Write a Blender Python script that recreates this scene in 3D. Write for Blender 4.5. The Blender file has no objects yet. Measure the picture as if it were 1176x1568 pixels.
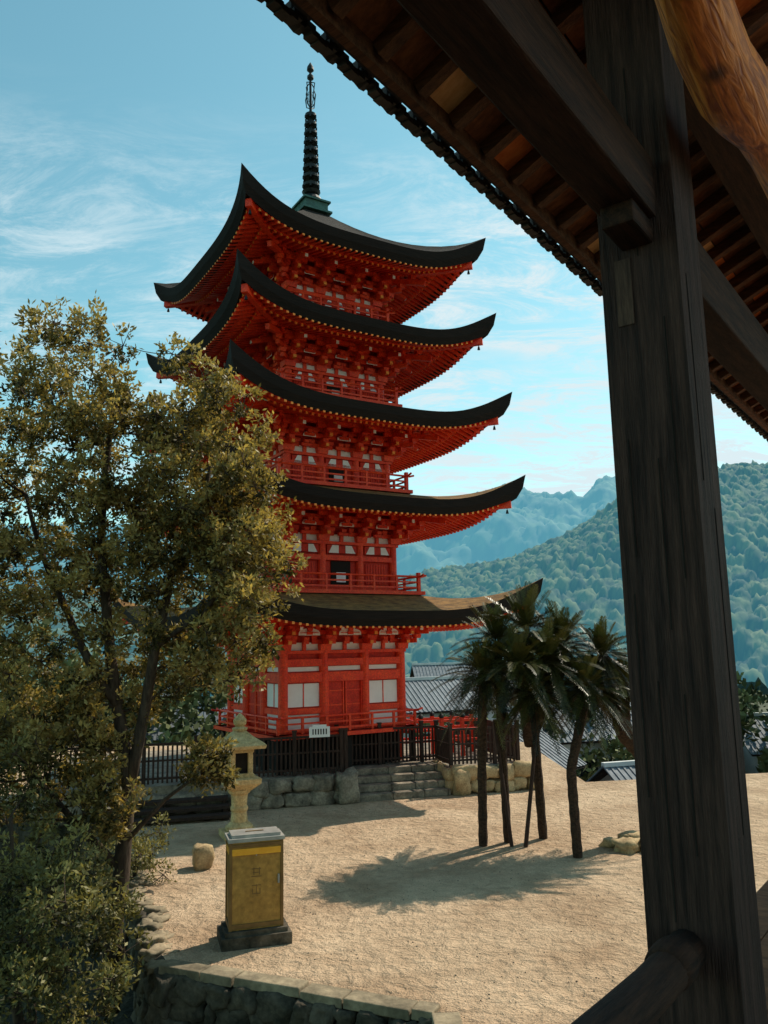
import bpy, math, random
import numpy as np
from mathutils import Vector, Matrix, noise as mnoise
random.seed(7); rng=np.random.default_rng(7)
sc=bpy.context.scene
R=math.radians

# ---------------------------------------------------------------- materials
def mat(name,c1,c2,scale=5,rough=.8,bump=.2,stretch=(1,1,1),detail=6,metal=0,c3=None,fine=None,lo=.35,hi=.65,spec=.3,bdist=.02,attr=None,transl=0,haze=None):
    m=bpy.data.materials.new(name); m.use_nodes=True; nt=m.node_tree; n=nt.nodes; l=nt.links
    b=n['Principled BSDF']; out=n['Material Output']
    tc=n.new('ShaderNodeTexCoord'); mp=n.new('ShaderNodeMapping'); mp.inputs['Scale'].default_value=stretch
    l.new(tc.outputs['Object'],mp.inputs[0])
    ns=n.new('ShaderNodeTexNoise'); ns.inputs['Scale'].default_value=scale; ns.inputs['Detail'].default_value=detail; ns.inputs['Roughness'].default_value=.65
    l.new(mp.outputs[0],ns.inputs['Vector'])
    cr=n.new('ShaderNodeValToRGB'); cr.color_ramp.elements[0].position=lo; cr.color_ramp.elements[1].position=hi
    cr.color_ramp.elements[0].color=(*c1,1); cr.color_ramp.elements[1].color=(*c2,1)
    if c3:
        e=cr.color_ramp.elements.new(min(.98,hi+.12)); e.color=(*c3,1)
    l.new(ns.outputs[0],cr.inputs[0])
    col=cr.outputs[0]
    if attr:
        a=n.new('ShaderNodeAttribute'); a.attribute_name=attr
        mx=n.new('ShaderNodeMath'); mx.operation='MULTIPLY_ADD'; mx.inputs[1].default_value=.25
        l.new(ns.outputs[0],mx.inputs[0]); l.new(a.outputs['Fac'],mx.inputs[2])
        l.new(mx.outputs[0],cr.inputs[0])
    if fine:
        n2=n.new('ShaderNodeTexNoise'); n2.inputs['Scale'].default_value=fine; n2.inputs['Detail'].default_value=4
        l.new(mp.outputs[0],n2.inputs['Vector'])
        mm=n.new('ShaderNodeMapRange'); mm.inputs[1].default_value=.3; mm.inputs[2].default_value=.7; mm.inputs[3].default_value=.72; mm.inputs[4].default_value=1.2
        l.new(n2.outputs[0],mm.inputs[0])
        v=n.new('ShaderNodeVectorMath'); v.operation='SCALE'; l.new(col,v.inputs[0]); l.new(mm.outputs[0],v.inputs['Scale']); col=v.outputs[0]
    l.new(col,b.inputs['Base Color'])
    b.inputs['Roughness'].default_value=rough; b.inputs['Metallic'].default_value=metal
    b.inputs['Specular IOR Level'].default_value=spec
    if bump:
        bp=n.new('ShaderNodeBump'); bp.inputs['Strength'].default_value=bump; bp.inputs['Distance'].default_value=bdist
        l.new((n2 if fine else ns).outputs[0],bp.inputs['Height']); l.new(bp.outputs[0],b.inputs['Normal'])
    if transl:
        t=n.new('ShaderNodeBsdfTranslucent'); v=n.new('ShaderNodeVectorMath'); v.operation='MULTIPLY'; v.inputs[1].default_value=(1.3,1.2,.6)
        l.new(col,v.inputs[0]); l.new(v.outputs[0],t.inputs[0]); ms=n.new('ShaderNodeMixShader'); ms.inputs[0].default_value=transl
        l.new(b.outputs[0],ms.inputs[1]); l.new(t.outputs[0],ms.inputs[2]); l.new(ms.outputs[0],out.inputs[0])
    if haze:  # aerial haze painted on as a surface glow
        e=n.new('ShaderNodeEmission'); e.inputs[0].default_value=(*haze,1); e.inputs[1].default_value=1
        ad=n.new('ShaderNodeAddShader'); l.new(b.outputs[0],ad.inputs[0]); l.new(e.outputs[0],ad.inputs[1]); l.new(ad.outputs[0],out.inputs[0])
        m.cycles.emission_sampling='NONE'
    return m

M={}
M['red']=mat('vermilion_paint',(.70,.028,.008),(.88,.072,.014),3,.5,.1,fine=20)
M['reddk']=mat('deep_vermilion_paint',(.50,.018,.007),(.64,.034,.010),4,.6,.1,fine=20)  # deeper vermilion for soffits, wall cores, doors and balcony floors
M['orange']=mat('orange_rafter_tip',(.85,.22,.035),(.92,.36,.07),8,.6,0)
M['white']=mat('white_plaster',(.78,.76,.75),(.87,.85,.84),2,.85,.1)
M['bark']=mat('cypress_bark_roof',(.09,.043,.012),(.30,.155,.042),3,.95,.6,(1,1,3),fine=25,bdist=.04)
M['barkdk']=mat('cypress_bark_shaded',(.010,.008,.007),(.026,.018,.013),3,.95,.6,(1,1,3),fine=25,bdist=.04)  # same bark with shade put into its colour, for the upper roofs
M['barkedge']=mat('cypress_bark_edge',(.005,.0045,.004),(.016,.011,.009),2,.95,.6,(1,1,22),bdist=.02)
M['copper']=mat('verdigris_copper',(.03,.07,.06),(.07,.16,.13),8,.6,.2)
M['bronze']=mat('dark_bronze',(.008,.010,.011),(.025,.03,.03),10,.5,.2,metal=.3)
M['dark']=mat('dark_interior',(.01,.008,.007),(.02,.015,.012),4,.9,0)
M['fence']=mat('weathered_dark_wood',(.022,.010,.007),(.060,.034,.024),6,.85,.4,(6,6,.6))
M['stone']=mat('granite_stone',(.10,.082,.062),(.34,.275,.20),2.2,.9,.6,fine=18,bdist=.02)
M['stonel']=mat('warm_granite',(.30,.20,.10),(.54,.39,.21),3,.9,.4,fine=22)
M['lant']=mat('tan_lantern_stone',(.42,.28,.12),(.66,.49,.25),4,.9,.4,fine=22)
M['coping']=mat('coping_granite',(.10,.08,.05),(.40,.31,.20),1.3,.9,.7,fine=9,bdist=.03,lo=.3,hi=.7)
M['stonedk']=mat('mossy_stone',(.020,.019,.012),(.12,.095,.068),2.5,.95,.8,fine=14,bdist=.03)
M['trunk']=mat('tree_bark',(.03,.019,.013),(.095,.065,.043),5,.95,.8,(3,3,.7),bdist=.03)
M['palmtrunk']=mat('cycad_bark',(.018,.010,.007),(.065,.038,.022),14,.95,1,(1,1,1.5),bdist=.04)
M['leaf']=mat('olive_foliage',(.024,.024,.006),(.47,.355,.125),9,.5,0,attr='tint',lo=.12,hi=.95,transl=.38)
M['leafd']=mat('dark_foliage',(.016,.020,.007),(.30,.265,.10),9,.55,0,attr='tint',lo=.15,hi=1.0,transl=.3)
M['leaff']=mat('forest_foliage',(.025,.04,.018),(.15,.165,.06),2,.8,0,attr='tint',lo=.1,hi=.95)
M['palm']=mat('cycad_frond',(.004,.008,.003),(.13,.115,.024),7,.42,0,attr='tint',lo=.1,hi=1.05)
M['pillar']=mat('aged_pillar_wood',(.013,.0055,.0045),(.098,.050,.038),5,.75,1,(7,7,.36),fine=30,bdist=.02,lo=.32,hi=.68)
M['inlay']=mat('pillar_repair_wood',(.05,.028,.02),(.12,.07,.05),5,.8,.8,(7,7,.6),fine=30,bdist=.01)
M['beam']=mat('dark_beam_wood',(.014,.0065,.0045),(.060,.026,.014),5,.85,.6,(.6,6,6),fine=25,bdist=.01)
M['raft']=mat('rafter_wood',(.055,.021,.010),(.15,.06,.026),5,.85,.6,(6,.6,6),fine=25,bdist=.01)
M['soff1']=mat('soffit_brown',(.13,.048,.02),(.28,.11,.045),6,.85,.4,(4,1,4))
M['soff2']=mat('soffit_lit_rust',(.55,.13,.03),(.74,.23,.06),6,.85,.4,(4,1,4))  # board colour with warm bounced light painted in
M['soff3']=mat('soffit_lit_pale',(.70,.36,.14),(.85,.52,.24),6,.85,.4,(4,1,4))  # brightest boards, patches of light painted into the wood colour
M['tile']=mat('grey_roof_tile',(.032,.026,.024),(.085,.070,.062),6,.7,.3)
M['rtile']=mat('village_roof_tile',(.10,.12,.14),(.20,.22,.24),3,.7,.3)
M['wallw']=mat('village_plaster',(.5,.5,.48),(.68,.67,.64),1,.9,.1)
M['glass']=mat('dark_window',(.02,.03,.035),(.05,.06,.07),1,.2,0)
M['ochre']=mat('ochre_painted_metal',(.33,.165,.034),(.45,.24,.055),2,.55,.15,fine=14)
M['ochred']=mat('brown_frame',(.15,.075,.022),(.23,.12,.035),4,.6,.2)
M['yellow']=mat('yellow_band',(.82,.33,.02),(.9,.42,.04),4,.5,0)
M['steel']=mat('weathered_steel_lid',(.28,.27,.25),(.46,.43,.38),4,.45,.1,metal=.4)
M['sign']=mat('sign_white',(.75,.75,.73),(.8,.8,.78),3,.7,0)
M['soil']=mat('bank_soil',(.015,.016,.009),(.055,.043,.024),1.5,.95,.8,fine=8,bdist=.1)
M['valley']=mat('valley_ground',(.03,.045,.02),(.10,.10,.06),.05,.95,.2,fine=1)
M['hill']=mat('hill_forest',(.005,.014,.010),(.105,.12,.045),.9,.95,0,attr='tint',lo=.15,hi=1.15,haze=(.030,.125,.170))  # distance haze is put into the hill materials as bluish emission
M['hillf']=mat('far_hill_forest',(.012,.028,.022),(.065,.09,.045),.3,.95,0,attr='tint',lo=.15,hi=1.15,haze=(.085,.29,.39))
def logmat():
    m=bpy.data.materials.new('orange_lit_log_wood'); m.use_nodes=True; nt=m.node_tree; n=nt.nodes; l=nt.links; b=n['Principled BSDF']
    tc=n.new('ShaderNodeTexCoord'); mp=n.new('ShaderNodeMapping'); mp.inputs['Scale'].default_value=(1,9,9); l.new(tc.outputs['Object'],mp.inputs[0])
    wv=n.new('ShaderNodeTexNoise'); wv.inputs['Scale'].default_value=4.2; wv.inputs['Detail'].default_value=9; wv.inputs['Distortion'].default_value=.9; l.new(mp.outputs[0],wv.inputs['Vector'])
    vo=n.new('ShaderNodeTexVoronoi'); vo.inputs['Scale'].default_value=2.3; l.new(tc.outputs['Object'],vo.inputs['Vector'])
    mr=n.new('ShaderNodeMapRange'); mr.inputs[1].default_value=.04; mr.inputs[2].default_value=.16; l.new(vo.outputs['Distance'],mr.inputs[0])
    cr=n.new('ShaderNodeValToRGB'); cr.color_ramp.elements[0].position=.36; cr.color_ramp.elements[1].position=.62; cr.color_ramp.elements[0].color=(.34,.07,.012,1); cr.color_ramp.elements[1].color=(.92,.31,.055,1)  # orange of bounced light put into the log's wood colour
    l.new(wv.outputs[0],cr.inputs[0]); v=n.new('ShaderNodeVectorMath'); v.operation='SCALE'; l.new(cr.outputs[0],v.inputs[0]); 
    mr.inputs[3].default_value=.2; mr.inputs[4].default_value=1; l.new(mr.outputs[0],v.inputs['Scale']); l.new(v.outputs[0],b.inputs['Base Color']); b.inputs['Roughness'].default_value=.55
    bp=n.new('ShaderNodeBump'); bp.inputs['Strength'].default_value=.7; bp.inputs['Distance'].default_value=.02; l.new(wv.outputs[0],bp.inputs['Height']); l.new(bp.outputs[0],b.inputs['Normal'])
    return m
M['log']=logmat()
def sandmat():
    m=bpy.data.materials.new('trodden_sand'); m.use_nodes=True; nt=m.node_tree; n=nt.nodes; l=nt.links; b=n['Principled BSDF']
    tc=n.new('ShaderNodeTexCoord')
    def N(s,d=6,r=.6,dist=0):
        q=n.new('ShaderNodeTexNoise'); q.inputs['Scale'].default_value=s; q.inputs['Detail'].default_value=d; q.inputs['Roughness'].default_value=r; q.inputs['Distortion'].default_value=dist; l.new(tc.outputs['Object'],q.inputs['Vector']); return q.outputs[0]
    a=N(.5,8,.65,.4); f=N(30,3,.7); g=N(4.2,5,.62,.3); 
    cr=n.new('ShaderNodeValToRGB'); e=cr.color_ramp.elements; e[0].position=.34; e[1].position=.64; e[0].color=(.44,.295,.185,1); e[1].color=(.66,.475,.315,1); l.new(a,cr.inputs[0])
    mm=n.new('ShaderNodeMapRange'); mm.inputs[1].default_value=.3; mm.inputs[2].default_value=.7; mm.inputs[3].default_value=.72; mm.inputs[4].default_value=1.2; l.new(f,mm.inputs[0])
    m2=n.new('ShaderNodeMapRange'); m2.inputs[1].default_value=.3; m2.inputs[2].default_value=.62; m2.inputs[3].default_value=.82; m2.inputs[4].default_value=1.08; l.new(g,m2.inputs[0])
    mu=n.new('ShaderNodeMath'); mu.operation='MULTIPLY'; l.new(mm.outputs[0],mu.inputs[0]); l.new(m2.outputs[0],mu.inputs[1])
    v=n.new('ShaderNodeVectorMath'); v.operation='SCALE'; l.new(cr.outputs[0],v.inputs[0]); l.new(mu.outputs[0],v.inputs['Scale']); l.new(v.outputs[0],b.inputs['Base Color'])
    b.inputs['Roughness'].default_value=.95; b.inputs['Specular IOR Level'].default_value=.1
    h=n.new('ShaderNodeMath'); h.operation='MULTIPLY_ADD'; h.inputs[1].default_value=5.5; l.new(g,h.inputs[0]); l.new(f,h.inputs[2])
    bp=n.new('ShaderNodeBump'); bp.inputs['Strength'].default_value=1; bp.inputs['Distance'].default_value=.04; l.new(h.outputs[0],bp.inputs['Height']); l.new(bp.outputs[0],b.inputs['Normal'])
    return m
M['sand']=sandmat()

# ---------------------------------------------------------------- mesh builder
class MB:
    def __init__(s): s.v=[];s.f=[];s.m=[];s.k=0;s.off=(0,0,0)
    def add(s,vs,fs,mi=0):
        o=len(s.v); c,sn=[(1,0),(0,1),(-1,0),(0,-1)][s.k%4]; ox,oy,oz=s.off
        for x,y,z in vs: s.v.append((x*c-y*sn+ox,x*sn+y*c+oy,z+oz))
        for f in fs: s.f.append(tuple(i+o for i in f)); s.m.append(mi)
    def box(s,cx,cy,cz,sx,sy,sz,rz=0,mi=0,taper=1):
        vs=[]
        for z,t in ((-.5,1),(.5,taper)):
            for x,y in ((-.5,-.5),(.5,-.5),(.5,.5),(-.5,.5)):
                X=x*sx*t;Y=y*sy*t
                vs.append((cx+X*math.cos(rz)-Y*math.sin(rz),cy+X*math.sin(rz)+Y*math.cos(rz),cz+z*sz))
        s.add(vs,[(3,2,1,0),(4,5,6,7),(0,1,5,4),(1,2,6,5),(2,3,7,6),(3,0,4,7)],mi)
    def beam(s,p0,p1,w,h,mi=0):
        p0=Vector(p0);p1=Vector(p1);d=(p1-p0).normalized()
        side=d.cross(Vector((0,0,1)))
        if side.length<1e-4: side=Vector((1,0,0))
        side.normalize(); up=side.cross(d)
        vs=[]
        for p in (p0,p1):
            for a,b in ((-1,-1),(1,-1),(1,1),(-1,1)):
                vs.append(tuple(p+side*(a*w/2)+up*(b*h/2)))
        s.add(vs,[(3,2,1,0),(4,5,6,7),(0,1,5,4),(1,2,6,5),(2,3,7,6),(3,0,4,7)],mi)
    def tube(s,pts,rad,n=8,mi=0,cap=True):
        pts=[Vector(p) for p in pts]; vs=[];fs=[]
        ref=Vector((.31,.95,.05)) 
        for i,p in enumerate(pts):
            d=(pts[min(i+1,len(pts)-1)]-pts[max(i-1,0)]).normalized()
            a=d.cross(ref); 
            if a.length<.05: a=d.cross(Vector((1,0,0)))
            a.normalize(); b=d.cross(a)
            r=rad[i] if isinstance(rad,(list,tuple)) else rad
            for j in range(n):
                t=2*math.pi*j/n; vs.append(tuple(p+a*(r*math.cos(t))+b*(r*math.sin(t))))
        for i in range(len(pts)-1):
            for j in range(n):
                fs.append((i*n+j,i*n+(j+1)%n,(i+1)*n+(j+1)%n,(i+1)*n+j))
        if cap: fs.append(tuple(range(n))[::-1]); fs.append(tuple((len(pts)-1)*n+j for j in range(n)))
        s.add(vs,fs,mi)
    def lathe(s,cx,cy,prof,n=16,mi=0,rot=0):
        vs=[];fs=[]
        for z,r in prof:
            for j in range(n):
                t=2*math.pi*j/n+rot; vs.append((cx+r*math.cos(t),cy+r*math.sin(t),z))
        for i in range(len(prof)-1):
            for j in range(n): fs.append((i*n+j,i*n+(j+1)%n,(i+1)*n+(j+1)%n,(i+1)*n+j))
        fs.append(tuple(range(n))[::-1]); fs.append(tuple((len(prof)-1)*n+j for j in range(n)))
        s.add(vs,fs,mi)
    def build(s,name,mats,parent=None,smooth=False,bevel=0):
        me=bpy.data.meshes.new(name); me.from_pydata(s.v,[],s.f)
        for m in mats: me.materials.append(m)
        me.polygons.foreach_set('material_index',s.m)
        if smooth: me.polygons.foreach_set('use_smooth',[True]*len(s.f))
        me.update(); ob=bpy.data.objects.new(name,me); sc.collection.objects.link(ob)
        if parent: ob.parent=parent
        if bevel:
            b=ob.modifiers.new('bevel','BEVEL'); b.width=bevel; b.segments=2; b.limit_method='ANGLE'
        return ob
def empty(name,loc=(0,0,0),rz=0):
    e=bpy.data.objects.new(name,None); e.location=loc; e.rotation_euler=(0,0,rz); sc.collection.objects.link(e); return e

def stone_template():
    n=5; vs=[];idx={};fs=[]
    def vid(p):
        k=tuple(round(c,4) for c in p)
        if k not in idx: idx[k]=len(vs); vs.append(p)
        return idx[k]
    for ax in range(3):
        for sg in (-1,1):
            for i in range(n-1):
                for j in range(n-1):
                    q=[]
                    for a,b in ((i,j),(i+1,j),(i+1,j+1),(i,j+1)):
                        u=-1+2*a/(n-1);v=-1+2*b/(n-1); p=[0,0,0];p[ax]=sg;p[(ax+1)%3]=u;p[(ax+2)%3]=v; q.append(vid(tuple(p)))
                    fs.append(tuple(q if sg>0 else q[::-1]))
    out=[]
    for p in vs:
        v=Vector(p); L=(abs(v.x)**5+abs(v.y)**5+abs(v.z)**5)**(1/5); v=v/L; out.append(v)
    return out,fs
ST_V,ST_F=stone_template()
def stone(mb,cx,cy,cz,sx,sy,sz,rz=0,mi=0,j=.16):
    o=Vector((random.uniform(-50,50),random.uniform(-50,50),random.uniform(-50,50))); vs=[]
    c,s_=math.cos(rz),math.sin(rz)
    for v in ST_V:
        k=1+j*mnoise.noise(v*1.3+o)*1.6
        x=v.x*sx/2*k;y=v.y*sy/2*k;z=v.z*sz/2*k
        vs.append((cx+x*c-y*s_,cy+x*s_+y*c,cz+z))
    mb.add(vs,ST_F,mi)
def stone_wall(mb,p0,p1,z0,z1,rowh=.38,depth=.4,mi=0,wmin=.35,wmax=.75,j=.16):
    p0=Vector((*p0,0));p1=Vector((*p1,0));L=(p1-p0).length;d=(p1-p0)/L;a=math.atan2(d.y,d.x)
    rows=max(1,round((z1-z0)/rowh));rh=(z1-z0)/rows
    for r in range(rows):
        t=random.uniform(-.2,0)
        while t<L:
            w=random.uniform(wmin,wmax); c=p0+d*(t+w/2)
            stone(mb,c.x,c.y,z0+rh*(r+.5)+random.uniform(-.04,.04),w*1.02,depth*random.uniform(.85,1.2),rh*random.uniform(.9,1.25),a+random.uniform(-.06,.06),mi,j)
            t+=w

# ---------------------------------------------------------------- foliage
def leaf_mesh(name,clumps,tufts,leaves,L,mat_,tuft_r=.13,shell=.5,wr=.42,parent=None,droop=0,flat=1.0):
    C=np.array(clumps,float); n=len(C)
    d=rng.normal(size=(n,tufts,3)); d/=np.linalg.norm(d,axis=2,keepdims=True)
    rr=(shell+(1-shell)*rng.random((n,tufts,1)))
    T=C[:,None,:3]+d*rr*C[:,None,3:4]*np.array([1,1,flat])
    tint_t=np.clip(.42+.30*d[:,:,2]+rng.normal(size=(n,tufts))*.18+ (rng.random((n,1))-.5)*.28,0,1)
    T=T.reshape(-1,3); tt=tint_t.reshape(-1); out=d.reshape(-1,3)
    N=len(T)*leaves
    base=np.repeat(T,leaves,0)+rng.normal(size=(N,3))*tuft_r*.45
    dr=rng.normal(size=(N,3))+np.repeat(out,leaves,0)*.7; dr[:,2]+=.25-droop; dr/=np.linalg.norm(dr,axis=1,keepdims=True)
    sd=np.cross(dr,rng.normal(size=(N,3))); sd/=np.linalg.norm(sd,axis=1,keepdims=True)
    Ls=L*(.6+.7*rng.random((N,1)))
    a=base; b=base+dr*Ls*.5+sd*Ls*wr*.5; c=base+dr*Ls; e=base+dr*Ls*.5-sd*Ls*wr*.5
    V=np.stack([a,b,c,e],1).reshape(-1,3).astype(np.float32)
    me=bpy.data.meshes.new(name); me.vertices.add(N*4); me.vertices.foreach_set('co',V.ravel())
    me.loops.add(N*4); me.loops.foreach_set('vertex_index',np.arange(N*4,dtype=np.int32))
    me.polygons.add(N); me.polygons.foreach_set('loop_start',np.arange(0,N*4,4,dtype=np.int32))
    me.update(calc_edges=True)
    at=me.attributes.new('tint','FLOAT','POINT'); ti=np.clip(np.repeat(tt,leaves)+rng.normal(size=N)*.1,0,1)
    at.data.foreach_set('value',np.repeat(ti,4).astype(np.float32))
    me.materials.append(mat_)
    ob=bpy.data.objects.new(name,me); sc.collection.objects.link(ob)
    if parent: ob.parent=parent
    return ob,T
def sample_clumps(ells,mind):
    pts=[]
    for (cx,cy,cz,rx,ry,rz,cnt,r) in ells:
        k=0;tries=0
        while k<cnt and tries<cnt*60:
            tries+=1
            p=rng.normal(size=3); p/=np.linalg.norm(p); p*= (rng.random()**.45)
            q=np.array([cx+p[0]*rx,cy+p[1]*ry,cz+p[2]*rz])
            if all((q[0]-w[0])**2+(q[1]-w[1])**2+(q[2]-w[2])**2>mind*mind for w in pts):
                pts.append((q[0],q[1],q[2],r*(.7+.6*rng.random()))); k+=1
    return pts
def curve_pts(a,b,n=4,sag=.15):
    a=Vector(a);b=Vector(b);L=(b-a).length;o=Vector((random.uniform(-1,1),random.uniform(-1,1),random.uniform(-.6,.3)))*L*sag
    return [a.lerp(b,i/n)+o*math.sin(math.pi*i/n) for i in range(n+1)]

# ================================================================= PAGODA
pag=empty('five_story_pagoda',(-2.55,29,0),R(31.6))
zb =[5.15,8.68,11.65,14.6,17.5]
half=[5.41,5.12,4.90,4.60,4.42]
body=[2.18,2.05,1.93,1.82,1.72]
bal =[2.6,2.78,2.54,2.33,2.15]
fl  =[1.95,6.42,9.98,13.12,16.15]
RB=.85
def roof(i):
    hf=half[i];z0=zb[i];bd=body[i];th=.46;rise=.95
    inner=bal[i+1]-.15 if i<4 else .42
    zi=fl[i+1]-.12 if i<4 else 20.9
    zt=z0+th; H=zi-zt; pw=1.2 if i<2 else 1.45
    top=MB();rf=MB()
    nu,nv=41,12
    def ex(u): return hf+.26*abs(u)**9
    for k in range(4):
        top.k=k; vs=[];fs=[]
        for a in range(nu):
            u=-1+2*a/(nu-1)
            for b in range(nv):
                v=b/(nv-1); h=ex(u)*(1-v)+inner*v
                vs.append((u*h,-h,zt+(rise+.16)*abs(u)**3.6*(1-v)**2.2+H*(v**pw)))
        for a in range(nu-1):
            for b in range(nv-1): fs.append((a*nv+b,(a+1)*nv+b,(a+1)*nv+b+1,a*nv+b+1))
        top.add(vs,fs,0)
        vs=[];fs=[]
        for a in range(nu):
            u=-1+2*a/(nu-1);e=ex(u);c=abs(u)**3.6
            vs+= [(u*e,-e,zt+(rise+.16)*c),(u*(e-.08),-(e-.08),z0+th*.45+rise*.95*c),(u*(e-.24),-(e-.24),z0+RB*.9*c),(u*(e-.52),-(e-.52),z0+.05+RB*.86*c)]
        for a in range(nu-1):
            for b in range(3): fs.append((a*4+b,a*4+b+1,(a+1)*4+b+1,(a+1)*4+b))
        top.add(vs,fs,1)
    def zs(x,y):
        ax,ay=abs(x),abs(y);m=max(ax,ay,1e-3);u=min(ax,ay)/m; w=min(1,max(0,(hf-m)/(hf-bd)))
        return z0+RB*.88*u**3.6*(1-w)**1.4+.85*w
    for k in range(4):
        rf.k=k; vs=[];fs=[];nu2,nv2=29,8
        for a in range(nu2):
            u=-1+2*a/(nu2-1)
            for b in range(nv2):
                h=(hf-.25)+(bd-.1-hf+.25)*b/(nv2-1); vs.append((u*h,-h,zs(u*h,h)))
        for a in range(nu2-1):
            for b in range(nv2-1): fs.append((a*nv2+b,a*nv2+b+1,(a+1)*nv2+b+1,(a+1)*nv2+b))
        rf.add(vs,fs,1)
        sp=.215; cnt=int((hf-.4)/sp)
        for q in range(-cnt,cnt+1):
            x=q*sp; y0=hf-.24; y1=max(hf-1.15,abs(x)+.02)
            if y0-y1>.08:
                rf.beam((x,-y0,zs(x,y0)-.065),(x,-y1,zs(x,y1)-.065),.085,.10,0)
                rf.box(x,-y0-.004,zs(x,y0)-.065,.075,.012,.085,mi=2)
            y0=hf-1.0; y1=max(bd,abs(x)+.02)
            if y0-y1>.08:
                rf.beam((x,-y0,zs(x,y0)-.17),(x,-y1,zs(x,y1)-.17),.09,.12,0)
                rf.box(x,-y0-.004,zs(x,y0)-.17,.08,.012,.1,mi=2)
        for m,dz,hh,ww,mi in ((hf-.32,.0,.10,.10,0),(hf-1.02,-.09,.12,.1,0)):
            prev=None
            for a in range(31):
                u=-1+2*a/30; p=(u*m,-m,zs(u*m,m)+dz)
                if prev: rf.beam(prev,p,ww,hh,mi)
                prev=p
        t=hf-.12
        prev=None
        for s_ in range(7):
            a_=bd*.9+(t-bd*.9)*s_/6
            p=(a_,-a_,zs(a_,a_)-.16)
            if prev: rf.beam(prev,p,.2,.26,0)
            prev=p
        rf.tube([(t-.1,-t+.1,zs(t,t)-.28),(t-.1,-t+.1,zs(t,t)-.38)],[.012,.012],5,3)
        rf.tube([(t-.1,-t+.1,zs(t,t)-.36),(t-.1,-t+.1,zs(t,t)-.48)],[.03,.055],8,3)
    top.build('roof_bark_%d'%(i+1),[M['bark'] if i<2 else M['barkdk'],M['barkedge']],pag)  # upper roofs take the bark with shade in its colour
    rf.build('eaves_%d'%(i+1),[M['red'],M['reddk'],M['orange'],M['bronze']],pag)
for i in range(5): roof(i)

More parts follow.
